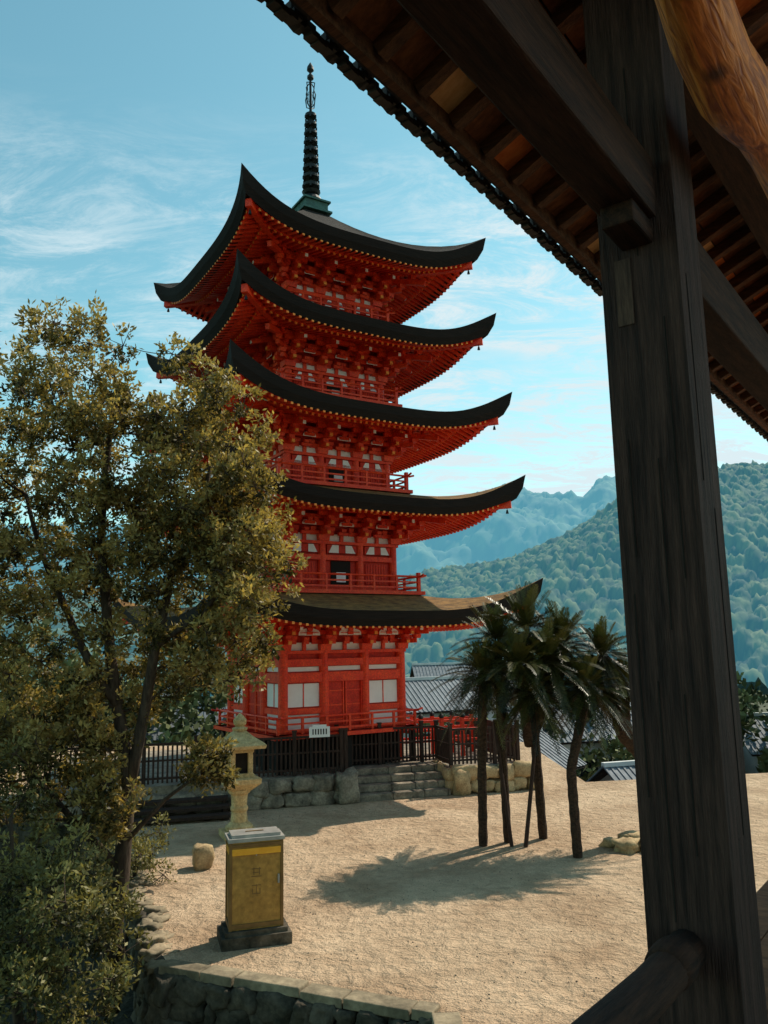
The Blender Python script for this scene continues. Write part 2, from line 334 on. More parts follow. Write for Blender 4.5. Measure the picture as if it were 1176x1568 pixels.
def storey(i):
    b=body[i];f=fl[i];w0=zb[i]-(.62 if i else .66); mb=MB()
    RED,DK,WH,DARK,YL=0,1,2,3,4
    cols=[-b,-b*.35,b*.35,b]
    top=zb[i]+.72
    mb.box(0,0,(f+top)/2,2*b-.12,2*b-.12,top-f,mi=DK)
    for k in range(4):
        mb.k=k
        for x in cols[:-1]:
            mb.tube([(x,-b,f),(x,-b,w0)],[.155 if i==0 else .13]*2,14,RED)
        y=-b
        if i==0:
            for a,c in ((0,1),(2,3)):
                xm=(cols[a]+cols[c])/2;wd=cols[c]-cols[a]-.2
                for z1,z2 in ((2.06,2.5),(2.74,3.46),(3.84,3.98)):
                    mb.box(xm,y+.045,(z1+z2)/2,wd,.05,z2-z1,mi=WH)
                mb.box(xm,y+.02,3.1,.03,.04,.72,mi=RED)
            wd=cols[2]-cols[1]-.2
            mb.box(0,y+.045,3.91,wd,.05,.14,mi=WH)
            for s_ in (-1,1):
                mb.box(s_*wd*.235,y+.035,2.9,wd*.44,.05,1.5,mi=DK)
                for zz in (2.3,2.75,3.2,3.6): mb.box(s_*wd*.235,y+.0,zz,wd*.44,.03,.05,mi=RED)
                mb.box(s_*wd*.48,y+.0,2.9,.09,.1,1.6,mi=RED)
                mb.box(s_*.05,y-.0,2.9,.05,.05,1.55,mi=RED)
            for z1,z2,p in ((1.96,2.05,.1),(2.52,2.7,.03),(3.5,3.8,.06),(4.0,4.22,.07)):
                if z1==2.52:
                    for a,c in ((0,1),(2,3)): mb.box((cols[a]+cols[c])/2,y-.01,(z1+z2)/2,cols[c]-cols[a]-.1,.14,z2-z1,mi=RED)
                else: mb.box(0,y-.01,(z1+z2)/2,2*b+.1,.14+p,z2-z1,mi=RED)
        else:
            h=w0-f
            for a in range(3):
                xm=(cols[a]+cols[a+1])/2;wd=cols[a+1]-cols[a]-.26
                if a==1:
                    mb.box(xm,y+.04,f+h*.36,wd*.62,.06,h*.5,mi=DARK)
                    mb.box(xm,y+.02,f+h*.28,wd*.3,.04,h*.2,mi=WH)
                else:
                    mb.box(xm,y+.04,f+h*.36,wd*.8,.05,h*.42,mi=DK)
                    for q in range(-3,4): mb.box(xm+q*wd*.1,y+.01,f+h*.36,.025,.04,h*.42,mi=RED)
            for z1,z2 in ((f+.02,f+.12),(f+h*.62,f+h*.72)):
                mb.box(0,y-.01,(z1+z2)/2,2*b+.1,.16,z2-z1,mi=RED)
        mb.box(0,y-.02,w0-.05,2*b+.3,.24,.10,mi=RED)
        for a in range(3):
            xa,xb=cols[a]+.16,cols[a+1]-.16;xm=(xa+xb)/2;wd=xb-xa
            z1,z2=w0-.38,w0-.12
            if i>0:
                mb.add([(xa+.05,y-.09,z1),(xm-.13,y-.09,z1),(xm-.13,y-.09,z2),(xa+.19,y-.09,z2)],[(0,1,2,3)],WH)
                mb.add([(xm+.13,y-.09,z1),(xb-.05,y-.09,z1),(xb-.19,y-.09,z2),(xm+.13,y-.09,z2)],[(0,1,2,3)],WH)
                mb.box(xm,y-.03,(z1+z2)/2,wd,.1,z2-z1,mi=DK)
            mb.box(xm,y+.02,w0+.13,wd,.06,.24,mi=WH)
            mb.beam((xm,y-.04,w0),(xm,y-.04,w0+.26),.12,.1,RED)
            # bracket block set at mid bay too
            for j in (1,2):
                o=.27*j; zz=w0+.27+.29*(j-1)
                mb.box(xm,y-o+.1,zz-.02,.36 if i else .2,.10,.10,mi=RED)
                mb.box(xm,y-o+.1,zz+.09,.15,.15,.10,mi=RED,taper=1.2)
            vs=[];n=14
            zc=w0+.50; ww=wd*(.34 if i==0 else .25); hh=.19 if i==0 else .13
            for q in range(n+1):
                t=math.pi*q/n; vs.append((xm+ww*math.cos(t),y-.44,zc+hh*math.sin(t)**.7))
            vs.append((xm-ww,y-.44,zc-.03)); vs.append((xm+ww,y-.44,zc-.03))
            mb.add(vs,[tuple(range(len(vs)))[::-1]],WH)
            mb.box(xm,y-.452,zc+.05,ww*1.7,.02,.02,mi=RED)
        for ci,x in enumerate(cols):
            mb.box(x,y-.02,w0+.10,.36,.36,.2,mi=RED,taper=1.15)
            for j in range(1,4):
                o=.27*j; zz=w0+.27+.29*(j-1)
                mb.box(x,y-o/2-.1,zz,.13,o+.3,.15,mi=RED)
                al=.86 if j<3 else .8
                oy=y-.27*(j-1)-.01
                mb.box(x,oy,zz+.005,al,.12,.14,mi=RED)
                for q in (-1,0,1):
                    mb.box(x+q*al*.42,oy,zz+.14,.17,.17,.12,mi=RED,taper=1.2)
                mb.box(x,y-o-.06,zz+.14,.18,.18,.13,mi=RED,taper=1.2)
                mb.box(x,y-o-.21,zz-.03,.11,.12,.10,mi=4)
            mb.beam((x,y-.25,w0+1.02),(x,y-1.35,w0+.66),.12,.15,RED)
            mb.box(x,y-1.355,w0+.655,.10,.02,.12,mi=WH)
        for j in range(1,4):
            o=.27*j*1.1+.12; zz=w0+.27+.29*(j-1)
            mb.beam((b,-b,zz),(b+o,-b-o,zz),.14,.15,RED)
            mb.box(b+o,-b-o,zz+.14,.2,.2,.13,mi=RED,taper=1.2)
        mb.beam((b+.2,-b-.2,w0+1.02),(b+1.35,-b-1.35,w0+.72),.15,.18,RED)
        for o,zz in ((.27,w0+.78),(.55,w0+1.0),(.83,w0+1.12)):
            mb.box(0,y-o,zz,2*b+2*o+.5,.13,.14,mi=RED)
    mb.build('storey_%d'%(i+1),[M['red'],M['reddk'],M['white'],M['dark'],M['orange']],pag)
for i in range(5): storey(i)

def balcony(i):
    h=bal[i];f=fl[i];mb=MB()
    for k in range(4):
        mb.k=k
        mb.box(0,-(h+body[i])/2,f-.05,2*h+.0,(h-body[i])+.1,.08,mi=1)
        mb.box(0,-h-.01,f-.07,2*h+.14,.09,.12,mi=0)
        mb.box(0,-h+.10,f+.12,2*h-.2,.06,.06,mi=0)
        rh=.50
        mb.box(0,-h+.10,f+rh*.62,2*h-.1,.05,.05,mi=0)
        mb.tube([(-h-.22,-h+.10,f+rh+.05),(-h-.05,-h+.10,f+rh),(h+.05,-h+.10,f+rh),(h+.22,-h+.10,f+rh+.05)],[.035]*4,8,0)
        n=7
        for q in range(n-1):
            x=-h+.1+(2*h-.2)*q/(n-1)
            mb.box(x,-h+.10,f+rh*.5,.075,.075,rh,mi=0)
        if i: mb.box(h-.1,-h+.1,f+rh*.62,.11,.11,rh*1.3,mi=0)
        if i==0:
            for q in range(5):
                mb.box(-h+.15+(2*h-.3)*q/4,-h+.2,f-.65,.16,.16,1.15,mi=2)
            mb.box(0,-h+.5,f-.65,2*h-1,.05,1.15,mi=2)
        else:
            mb.box(0,-h+.25,f-.17,2*h-.5,.14,.12,mi=1)
    mb.build('balcony_%d'%(i+1),[M['red'],M['reddk'],M['dark']],pag)
for i in range(5): balcony(i)

sp=MB()
sp.box(0,0,21.12,.95,.95,.42,mi=0); sp.box(0,0,21.36,1.12,1.12,.07,mi=0); sp.box(0,0,20.93,1.2,1.2,.08,mi=0)
sp.lathe(0,0,[(21.39,.42),(21.5,.45),(21.65,.36),(21.72,.16),(21.8,.30),(21.9,.36),(21.93,.1)],16,1)
sp.tube([(0,0,21.7),(0,0,27.1)],[.08,.045],8,1)
for q in range(9):
    z=22.15+q*.375; r=.33-.014*q
    sp.lathe(0,0,[(z-.06,r*.86),(z-.06,r),(z+.06,r),(z+.06,r*.86)],16,1)
    for a in range(6):
        t=a*math.pi/3; sp.box(r*1.05*math.cos(t),r*1.05*math.sin(t),z-.10,.05,.05,.12,mi=1)
for a in range(4):
    t=a*math.pi/2+.4; c,s_=math.cos(t),math.sin(t)
    sp.tube([(c*.05,s_*.05,25.5),(c*.2,s_*.2,25.6),(c*.26,s_*.26,25.95),(c*.17,s_*.17,26.2),(c*.22,s_*.22,26.5),(c*.05,s_*.05,26.6)],.022,5,1)
    sp.tube([(c*.1,s_*.1,25.7),(c*.17,s_*.17,25.95),(c*.1,s_*.1,26.15)],.014,5,1)
sp.lathe(0,0,[(26.7,.05),(26.78,.13),(26.88,.13),(26.98,.05),(27.05,.05),(27.15,.14),(27.28,.13),(27.5,.01)],12,1)
sp.build('spire',[M['copper'],M['bronze']],pag)

# ================================================================= YARD, PLATFORM
W0=Vector((-3.9,24.6,0));dW=Vector((.962,.274,0));qW=Vector((-.274,.962,0));aW=math.atan2(.274,.962)
def WP(s,q,z=0): p=W0+dW*s+qW*q; return (p.x,p.y,z)
yard_pts=[(-3.35,12.85),(.54,11.1),(.75,8),(.75,-12),(45,-12),(45,33),(14,29.5),(6.5,28.2),(6.4,40),(-16,42),(-16,25),(-9,24.5),(-6.4,21.2),(-4.5,15.9)]
yb=MB(); n=len(yard_pts)
yb.add([(x,y,0) for x,y in yard_pts],[tuple(range(n))],0)
yard=yb.build('sand_yard',[M['sand']])
wb=MB()
for i in range(n):
    a=yard_pts[i];b=yard_pts[(i+1)%n]; wb.add([(a[0],a[1],-.01),(b[0],b[1],-.01),(b[0],b[1],-8),(a[0],a[1],-8)],[(3,2,1,0)],0)
stone_wall(wb,(-3.3,12.78),(.5,11.02),-3,-.05,.30,.35,0,.22,.6,.35)
stone_wall(wb,(.62,11.0),(.78,8),-2,-.05,.30,.35,0,.22,.6,.35)
stone_wall(wb,(-4.5,15.9),(-3.35,12.85),-2,-.05,.30,.35,0,.22,.6,.35)
stone_wall(wb,(-6.4,21.2),(-4.5,15.9),-1.5,-.02,.30,.35,0,.22,.6,.35)
wb.build('retaining_wall',[M['stonedk']],smooth=True)
cp=MB()
L=Vector((.54,11.1,0))-Vector((-3.35,12.85,0));Ln=L.length;d=L/Ln;t=0
while t<Ln-.1:
    w=min(random.uniform(.45,1.3),Ln-t); c=Vector((-3.35,12.85,0))+d*(t+w/2)
    cp.box(c.x,c.y+random.uniform(-.02,.02),-.01+random.uniform(-.02,.015),w-.008,random.uniform(.28,.36),.13,math.atan2(d.y,d.x)+random.uniform(-.02,.02),0,random.uniform(.93,.99)); t+=w
cp.box(.66,10.35,-.01,.36,1.3,.13,.05,0,.97)
cp.build('stone_coping',[M['coping']],bevel=.018)
eb=MB()
for p0,p1,nn in (((-3.4,12.9),(-4.5,15.9),30),((-4.5,15.9),(-6.2,20.8),28)):
    for q in range(nn):
        t=(q+random.random()*.6)/nn; x=p0[0]+(p1[0]-p0[0])*t;y=p0[1]+(p1[1]-p0[1])*t; s_=random.uniform(.12,.40)
        stone(eb,x+random.uniform(-.2,.25),y,random.uniform(-.07,.01),s_,s_*.8,s_*.45,random.random()*3,0,.5)
eb.build('edging_stones',[M['coping']],smooth=True)
pb=MB()
for q in range(1100):
    y=random.uniform(10.5,26);x=random.uniform(-.3,.45)*y; s_=random.uniform(.008,.028)
    if x<-3.2 and y<22: continue
    if y<12.9 and x<.8: continue
    pb.box(x,y,s_*.2,s_,s_*.8,s_*.6,random.random()*3,0,.6)
pb.build('pebbles',[M['stone']])

pl=MB()
def prism(mb,pts,z0,z1,mi=0):
    n=len(pts); mb.add([(x,y,z0) for x,y in pts]+[(x,y,z1) for x,y in pts],[tuple(range(n,2*n))]+[(i,(i+1)%n,n+(i+1)%n,n+i) for i in range(n)],mi)
def wp2(s,q): p=WP(s,q); return (p[0],p[1])
PH=.80
prism(pl,[wp2(-6,.12),wp2(2.95,.12),wp2(2.95,1.5),wp2(6.05,1.5),wp2(6.05,.12),wp2(8.6,.12),wp2(8.6,9),wp2(-6,9)],.004,PH,0)
pl.build('stone_platform',[M['stone']])
sw=MB()
stone_wall(sw,wp2(-.4,.05),wp2(2.6,.05),0,PH,.40,.35,0,.35,.85,.25)
stone_wall(sw,wp2(6.2,.05),wp2(8.6,.05),0,PH,.40,.35,1,.35,.85,.25)
stone_wall(sw,wp2(8.65,.1),wp2(8.65,6),0,PH,.40,.35,1,.4,.85,.25)
stone_wall(sw,wp2(2.95,.2),wp2(2.95,1.5),0,PH,.4,.3,0); stone_wall(sw,wp2(6.1,.2),wp2(6.1,1.5),0,PH,.4,.3,1)
p=WP(2.75,-.02); stone(sw,p[0],p[1],.42,.62,.5,1.0,aW,0,.3)
p=WP(6.35,-.02); stone(sw,p[0],p[1],.36,.5,.45,.8,aW,1,.3)
stone_wall(sw,wp2(-6,.05),wp2(-.4,.05),0,PH*.7,.4,.35,0,.5,.9,.25)
sw.build('stone_wall',[M['stone'],M['stonel']],smooth=True)
stp=MB()
for j in range(4):
    t=0
    while t<3.0:
        w=min(random.uniform(.7,1.3),3.0-t); p=WP(3.02+t+w/2,.0+j*.36+.2)
        stp.box(p[0],p[1],.1+j*.2+random.uniform(-.008,.008),w-.015,.44,.2,aW,0); t+=w
for j in range(1,4):
    p=WP(4.5,.2+j*.36+.25); stp.box(p[0],p[1],j*.1-.004,2.95,.5,j*.2-.02,aW,0)
stp.build('stone_steps',[M['stone']],bevel=.02)
dk=MB()
for j in range(3):
    p=WP(-2.6,-1.1+j*.4); dk.box(p[0],p[1],.12+j*.16,3.6,.42,.08,aW,0)
    for s_ in (-4.3,-2.6,-.9): 
        p2=WP(s_,-1.1+j*.4); dk.box(p2[0],p2[1],.05+j*.08,.12,.3,.1+j*.16,aW,0)
dk.build('wooden_steps',[M['fence']])
fb=MB()
def fence(s0,q0,s1,q1,hh=1.2):
    a=Vector(WP(s0,q0));b=Vector(WP(s1,q1));L=(b-a).length;d=(b-a)/L;ang=math.atan2(d.y,d.x);n_=int(L/.13)
    for k in range(n_+1):
        p=a+d*(L*k/n_)
        if k%11==0: fb.box(p.x,p.y,PH+hh*.53,.11,.11,hh*1.06,ang,0); fb.box(p.x,p.y,PH+hh*1.08,.14,.14,.05,ang,0)
        else: fb.box(p.x,p.y,PH+hh*.46+random.uniform(-.015,.015),.055,.035,hh*.86,ang+random.uniform(-.05,.05),0)
    for zz,ww in ((.14,.06),(.55,.05),(.93,.07)):
        m=(a+b)/2; fb.box(m.x,m.y,PH+hh*zz,L,.06,ww,ang,0)
fence(-6,.42,2.8,.42);fence(2.8,.42,2.8,1.75);fence(2.8,1.75,6.2,1.75);fence(6.2,1.75,6.2,.42);fence(6.2,.42,8.5,.42);fence(8.5,.42,8.5,6)
fb.build('picket_fence',[M['fence']])
rr=MB()
for s0,q0,s1,q1 in ((5.2,2.6,8.2,2.6),(5.2,3.6,8.2,3.6)):
    a=Vector(WP(s0,q0));b=Vector(WP(s1,q1))
    for zz in (1.35,1.7,2.0): rr.beam((a.x,a.y,zz),(b.x,b.y,zz),.08,.08,0)
    for k in range(5):
        p=a.lerp(b,k/4); rr.box(p.x,p.y,PH+.65,.12,.12,1.3,aW,0); rr.lathe(p.x,p.y,[(2.1,.07),(2.14,.09),(2.2,.08),(2.28,.01)],8,1)
rr.build('red_railing',[M['red'],M['bronze']])
sg=MB()
sg.box(0,0,0,.62,.03,.30,0,0); sg.box(0,.01,.17,.42,.03,.08,0,0); 
for q in range(6): sg.box(-.2+q*.08,-.018,.01,.035,.004,.16,0,1)
sg.box(-.26,.05,-.6,.04,.04,1.1,0,1); sg.box(.26,.05,-.6,.04,.04,1.1,0,1)
so=sg.build('sign_board',[M['sign'],M['dark']]); so.location=(-2.05,24.98,2.10); so.rotation_euler=(0,0,aW)

# ================================================================= STONE LANTERN
sl=MB()
sl.box(0,0,.08,.85,.85,.16,0,0); sl.lathe(0,0,[(.16,.33),(.26,.34),(.34,.24),(.36,.21),(.6,.19),(.64,.22),(.70,.22),(.74,.19),(1.0,.21),(1.05,.27),(1.12,.30)],20,0)
sl.lathe(0,0,[(1.10,.34),(1.28,.64),(1.40,.66),(1.42,.5)],4,0,R(45))
for a in (-1,1):
    for b in (-1,1): sl.box(a*.22,b*.22,1.75,.12,.12,.70,0,0)
sl.box(0,0,1.47,.60,.60,.10,0,0); sl.box(0,0,2.07,.60,.60,.10,0,0); sl.box(0,0,1.75,.36,.36,.6,0,1)
sl.lathe(0,0,[(2.12,.76),(2.2,.80),(2.27,.70),(2.38,.45),(2.52,.22),(2.56,.16)],4,0,R(45))
sl.lathe(0,0,[(2.54,.18),(2.6,.20),(2.64,.10),(2.7,.16),(2.8,.17),(2.9,.09),(2.97,.01)],14,0)
so=sl.build('stone_lantern',[M['lant'],M['dark']],bevel=.012); so.location=(-3.75,21.2,0); so.rotation_euler=(0,0,R(22))
bk=MB(); stone(bk,-4.0,18.3,.22,.42,.5,.5,.3,0,.15); bk.build('stone_block',[M['stonel']],smooth=True)

# ================================================================= METAL CABINET
cb=MB()
cb.box(0,0,.09,1.12,.78,.18,0,3); cb.box(0,0,.21,1.0,.66,.08,0,3)
cb.box(0,0,.93,.84,.50,1.36,0,0)
for sx in (-1,1):
    for sy in (-1,1): cb.box(sx*.415,sy*.245,.93,.05,.05,1.37,0,1)
cb.box(0,-.252,.31,.8,.04,.07,0,1);cb.box(0,-.252,1.56,.8,.04,.05,0,1)
cb.box(0,-.256,1.46,.79,.03,.10,0,2); cb.box(-.422,0,1.46,.03,.47,.10,0,2)
cb.box(-.422,0,.31,.04,.46,.07,0,1); cb.box(-.415,0,.95,.02,.03,1.2,0,1)
cb.box(0,0,1.645,.92,.58,.06,0,4); cb.box(0,0,1.70,.80,.46,.05,0,4); cb.box(0,0,1.727,.3,.03,.02,0,1)
cb.box(0,-.252,1.40,.02,.02,.03,0,4)
cb.box(.36,-.272,1.0,.03,.03,.14,0,4)
for (x,z,w,h) in ((0,1.18,.16,.014),(0,1.12,.12,.014),(-.04,1.14,.014,.12),(.05,1.14,.014,.12),(0,1.06,.17,.014),(0,.92,.15,.014),(0,.86,.014,.15),(-.06,.83,.014,.08),(.06,.83,.014,.08),(0,.79,.13,.014)):
    cb.box(x,-.2515,z,w,.006,h,0,1)
so=cb.build('metal_cabinet',[M['ochre'],M['ochred'],M['yellow'],M['stonedk'],M['steel']],bevel=.006); so.location=(-2.2,13.85,0); so.rotation_euler=(0,0,R(17)); so.scale=(.97,.97,.95)

rk=MB()
for x,y,s_ in ((5.2,19.0,.50),(5.7,19.1,.55),(5.45,19.5,.5),(6.2,19.4,.7),(4.95,19.4,.32)): stone(rk,x,y,s_*.22,s_*1.15,s_,s_*.6,random.random(),0,.35)
rk.build('rock',[M['stonel']],smooth=True)

# ================================================================= CYCADS
def cycad(name,heads,trunks,poles,frL=1.45,nf=66):
    e=empty(name); tr=MB()
    for pts,r0,r1 in trunks:
        P=[];n_=10
        for i in range(len(pts)-1):
            a=Vector(pts[i]);b=Vector(pts[i+1])
            for k in range(n_): P.append(a.lerp(b,k/n_))
        P.append(Vector(pts[-1])); rad=[ (r0+(r1-r0)*i/(len(P)-1))*(1+.13*(i%2)) for i in range(len(P))]
        tr.tube(P,rad,10,0)
    for a,b,r in poles: tr.tube([a,b],[r,r*.85],8,1)
    tr.build('trunks',[M['palmtrunk'],M['fence']],e)
    V=[];F=[];T=[]
    for hx,hy,hz,sc_ in heads:
        for q in range(nf):
            az=q*2.39996+random.uniform(-.3,.3); fr=q/nf; el=R(82-135*fr+random.uniform(-12,12)); Lf=frL*sc_*random.uniform(.65,1.12)*(.75+.32*fr)
            dx,dy=math.cos(az),math.sin(az); droop=random.uniform(.15,.5)*(.3+.7*max(0,math.cos(el)))
            def P(s): return Vector((hx+dx*Lf*s*math.cos(el)+dx*.05,hy+dy*Lf*s*math.cos(el)+dy*.05,hz+Lf*(s*math.sin(el)-droop*s*s)))
            base_t=.62-.55*fr+random.uniform(-.2,.2)
            if fr>.95 : base_t+=.4
            K=34; prev=P(0)
            for k in range(1,K+1):
                s=k/K; p=P(s); fw=(p-prev).normalized(); sd=fw.cross(Vector((0,0,1))); 
                if sd.length<.05: sd=Vector((dy,-dx,0))
                sd.normalize(); up=sd.cross(fw)
                o=len(V); V+= [prev-sd*.010,prev+sd*.010,p+sd*.008,p-sd*.008]; F.append((o,o+1,o+2,o+3)); T+=[base_t]*4
                if s>.10:
                    ll=.20*sc_*math.sin(math.pi*min(1,(s*.88+.1)))**.5+.02
                    for sg_ in (-1,1):
                        dl=(sd*sg_*.8+fw*.6+up*.35+Vector((random.uniform(-.1,.1),random.uniform(-.1,.1),-.1))).normalized(); tip=p+dl*ll*random.uniform(.75,1.15); w=fw*.0125
                        o=len(V); m_=p+dl*ll*.5; V+=[p-w,m_-w*1.1,tip,m_+w*1.1]; F.append((o,o+1,o+2,o+3)); T+=[base_t+random.uniform(-.15,.2)]*4
                prev=p
    me=bpy.data.meshes.new('fronds'); me.from_pydata([tuple(v) for v in V],[],F); at=me.attributes.new('tint','FLOAT','POINT'); at.data.foreach_set('value',[min(1,max(0,t)) for t in T])
    me.materials.append(M['palm']); ob=bpy.data.objects.new('fronds',me); sc.collection.objects.link(ob); ob.parent=e
    return e
cycad('cycad_palm',[(2.6,19.5,4.6,1.0),(3.35,19.7,4.85,1.1),(2.2,19.1,3.9,.85),(2.95,18.7,4.05,.95),(3.65,19.0,4.15,.95),(4.15,19.7,4.5,1.0),(3.3,18.9,3.4,.8),(2.6,20.3,3.5,.8),(3.9,19.4,3.6,.8)],
  [([(2.11,19.7,0),(2.15,19.6,2.2),(2.2,19.1,3.85)],.10,.10),([(2.72,20.0,0),(2.65,19.8,2.4),(2.6,19.5,4.5)],.09,.10),([(3.6,20.3,0),(3.45,20.0,2.8),(3.35,19.7,4.8)],.10,.11),([(3.3,19.9,2.2),(2.95,18.7,4.0)],.11,.1),([(3.45,20.0,2.4),(4.15,19.7,4.5)],.11,.1),([(3.4,20,2.3),(3.65,19.0,4.1)],.1,.1)],
  [((3.05,19.5,0),(3.55,19.9,2.9),.05),((2.75,19.6,0),(2.5,19.8,2.8),.045)])
cycad('cycad_palm',[(5.0,19.3,4.25,.9),(5.6,19.8,3.5,.85),(4.5,18.9,3.5,.85),(4.9,19.8,3.4,.75)],
  [([(4.0,18.5,0),(3.98,18.6,1.8),(4.5,18.9,3.45)],.10,.10),([(7.6,21.4,0),(6.6,20.7,1.4),(5.6,20.0,2.4),(5.0,19.3,4.2)],.27,.16),([(5.6,20.0,2.5),(5.6,19.8,3.5)],.15,.12)],
  [])

# ================================================================= BROADLEAF TREE
def tree(name,ells,stems,mind,tufts,leaves,L,lm,tr=.13,twig=True):
    e=empty(name); cl=sample_clumps(ells,mind); tb=MB(); samp=[]
    for pts,r0,r1 in stems:
        P=[]
        for i in range(len(pts)-1):
            c=curve_pts(pts[i],pts[i+1],5,.05); P+=c[:-1]
        P.append(Vector(pts[-1])); n_=len(P)
        tb.tube(P,[r0+(r1-r0)*i/(n_-1) for i in range(n_)],10,0)
        for i,p in enumerate(P): samp.append((p,r0+(r1-r0)*i/(n_-1)))
    for c in sorted(cl,key=lambda c:min((Vector(c[:3])-s[0]).length for s in samp)):
        p=Vector(c[:3]); best=min(samp,key=lambda s:(p-s[0]).length+ (1.5 if s[0].z>p.z+.1 else 0))
        P=curve_pts(best[0],p,5,.14); r=min(best[1]*.7,.045); tb.tube(P,[r+(.010-r)*i/5 for i in range(6)],6,0)
        for i in range(2,6): samp.append((P[i],r+(.010-r)*i/5))
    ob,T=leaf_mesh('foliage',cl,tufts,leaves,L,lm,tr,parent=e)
    if twig:
        for ci,c in enumerate(cl):
            for q in range(0,tufts,2): tb.tube([c[:3],tuple(T[ci*tufts+q])],[.010,.004],3,0,False)
    tb.build('trunk_and_limbs',[M['trunk']],e,smooth=True)
    return e
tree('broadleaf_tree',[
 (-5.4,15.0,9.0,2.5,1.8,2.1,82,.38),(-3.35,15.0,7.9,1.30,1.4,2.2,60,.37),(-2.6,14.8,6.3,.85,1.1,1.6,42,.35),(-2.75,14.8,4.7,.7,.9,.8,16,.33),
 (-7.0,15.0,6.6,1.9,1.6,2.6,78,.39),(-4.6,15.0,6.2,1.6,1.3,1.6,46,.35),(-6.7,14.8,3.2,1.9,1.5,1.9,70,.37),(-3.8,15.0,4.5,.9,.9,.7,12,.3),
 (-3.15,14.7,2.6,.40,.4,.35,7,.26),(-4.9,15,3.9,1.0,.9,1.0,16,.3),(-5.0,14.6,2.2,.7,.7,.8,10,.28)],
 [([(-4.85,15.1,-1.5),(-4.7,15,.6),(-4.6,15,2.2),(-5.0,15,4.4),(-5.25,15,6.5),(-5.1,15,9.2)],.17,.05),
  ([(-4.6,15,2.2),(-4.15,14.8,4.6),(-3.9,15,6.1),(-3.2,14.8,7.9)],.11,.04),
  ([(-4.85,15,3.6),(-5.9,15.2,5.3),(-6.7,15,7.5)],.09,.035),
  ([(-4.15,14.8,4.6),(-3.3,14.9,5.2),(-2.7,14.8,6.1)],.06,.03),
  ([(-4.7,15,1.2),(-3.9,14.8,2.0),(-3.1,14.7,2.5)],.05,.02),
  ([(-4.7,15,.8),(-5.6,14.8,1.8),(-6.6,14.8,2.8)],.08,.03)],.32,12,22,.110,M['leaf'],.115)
tree('shrub',[(-4.9,12.2,.2,1.3,1.2,1.7,52,.34),(-6.0,13.5,1.2,1.4,1.5,1.9,42,.36)],
 [([(-5.2,12.6,-3),(-5.0,12.3,-.8),(-4.9,12.2,.8)],.12,.03),([(-5.2,12.6,-2),(-5.9,13.3,0),(-6.0,13.5,2)],.1,.03)],.32,12,22,.09,M['leafd'])
tree('shrub',[(-4.15,10.8,-.75,.65,.6,.6,14,.26)],[([(-3.9,10.8,-3),(-4.1,10.7,-.6)],.07,.02)],.25,16,26,.06,M['leaf'],.1)
tree('shrub',[(-5.2,17.6,.3,.9,1.2,.8,16,.3)],[([(-5.6,17.6,-2),(-5.2,17.6,.5)],.08,.02)],.3,12,22,.08,M['leafd'])

# ================================================================= BACKGROUND
gm=MB(); gm.add([(-3000,-1500,-8.2),(3000,-1500,-8.2),(3000,4000,-8.2),(-3000,4000,-8.2)],[(0,1,2,3)],0); gm.build('ground',[M['valley']])
bm_=MB(); nx,ny=40,40; vs=[];fs=[]
for i in range(nx):
    for j in range(ny):
        x=-28+31*i/(nx-1); y=-2+48*j/(ny-1)
        vs.append((x,y,-2.6+.5*mnoise.noise(Vector((x*.3,y*.3,0)))-max(0,-x-9)*.22))
for i in range(nx-1):
    for j in range(ny-1): fs.append((i*ny+j,(i+1)*ny+j,(i+1)*ny+j+1,i*ny+j+1))
bm_.add(vs,fs,0); bm_.build('garden_bank',[M['soil']],smooth=True)

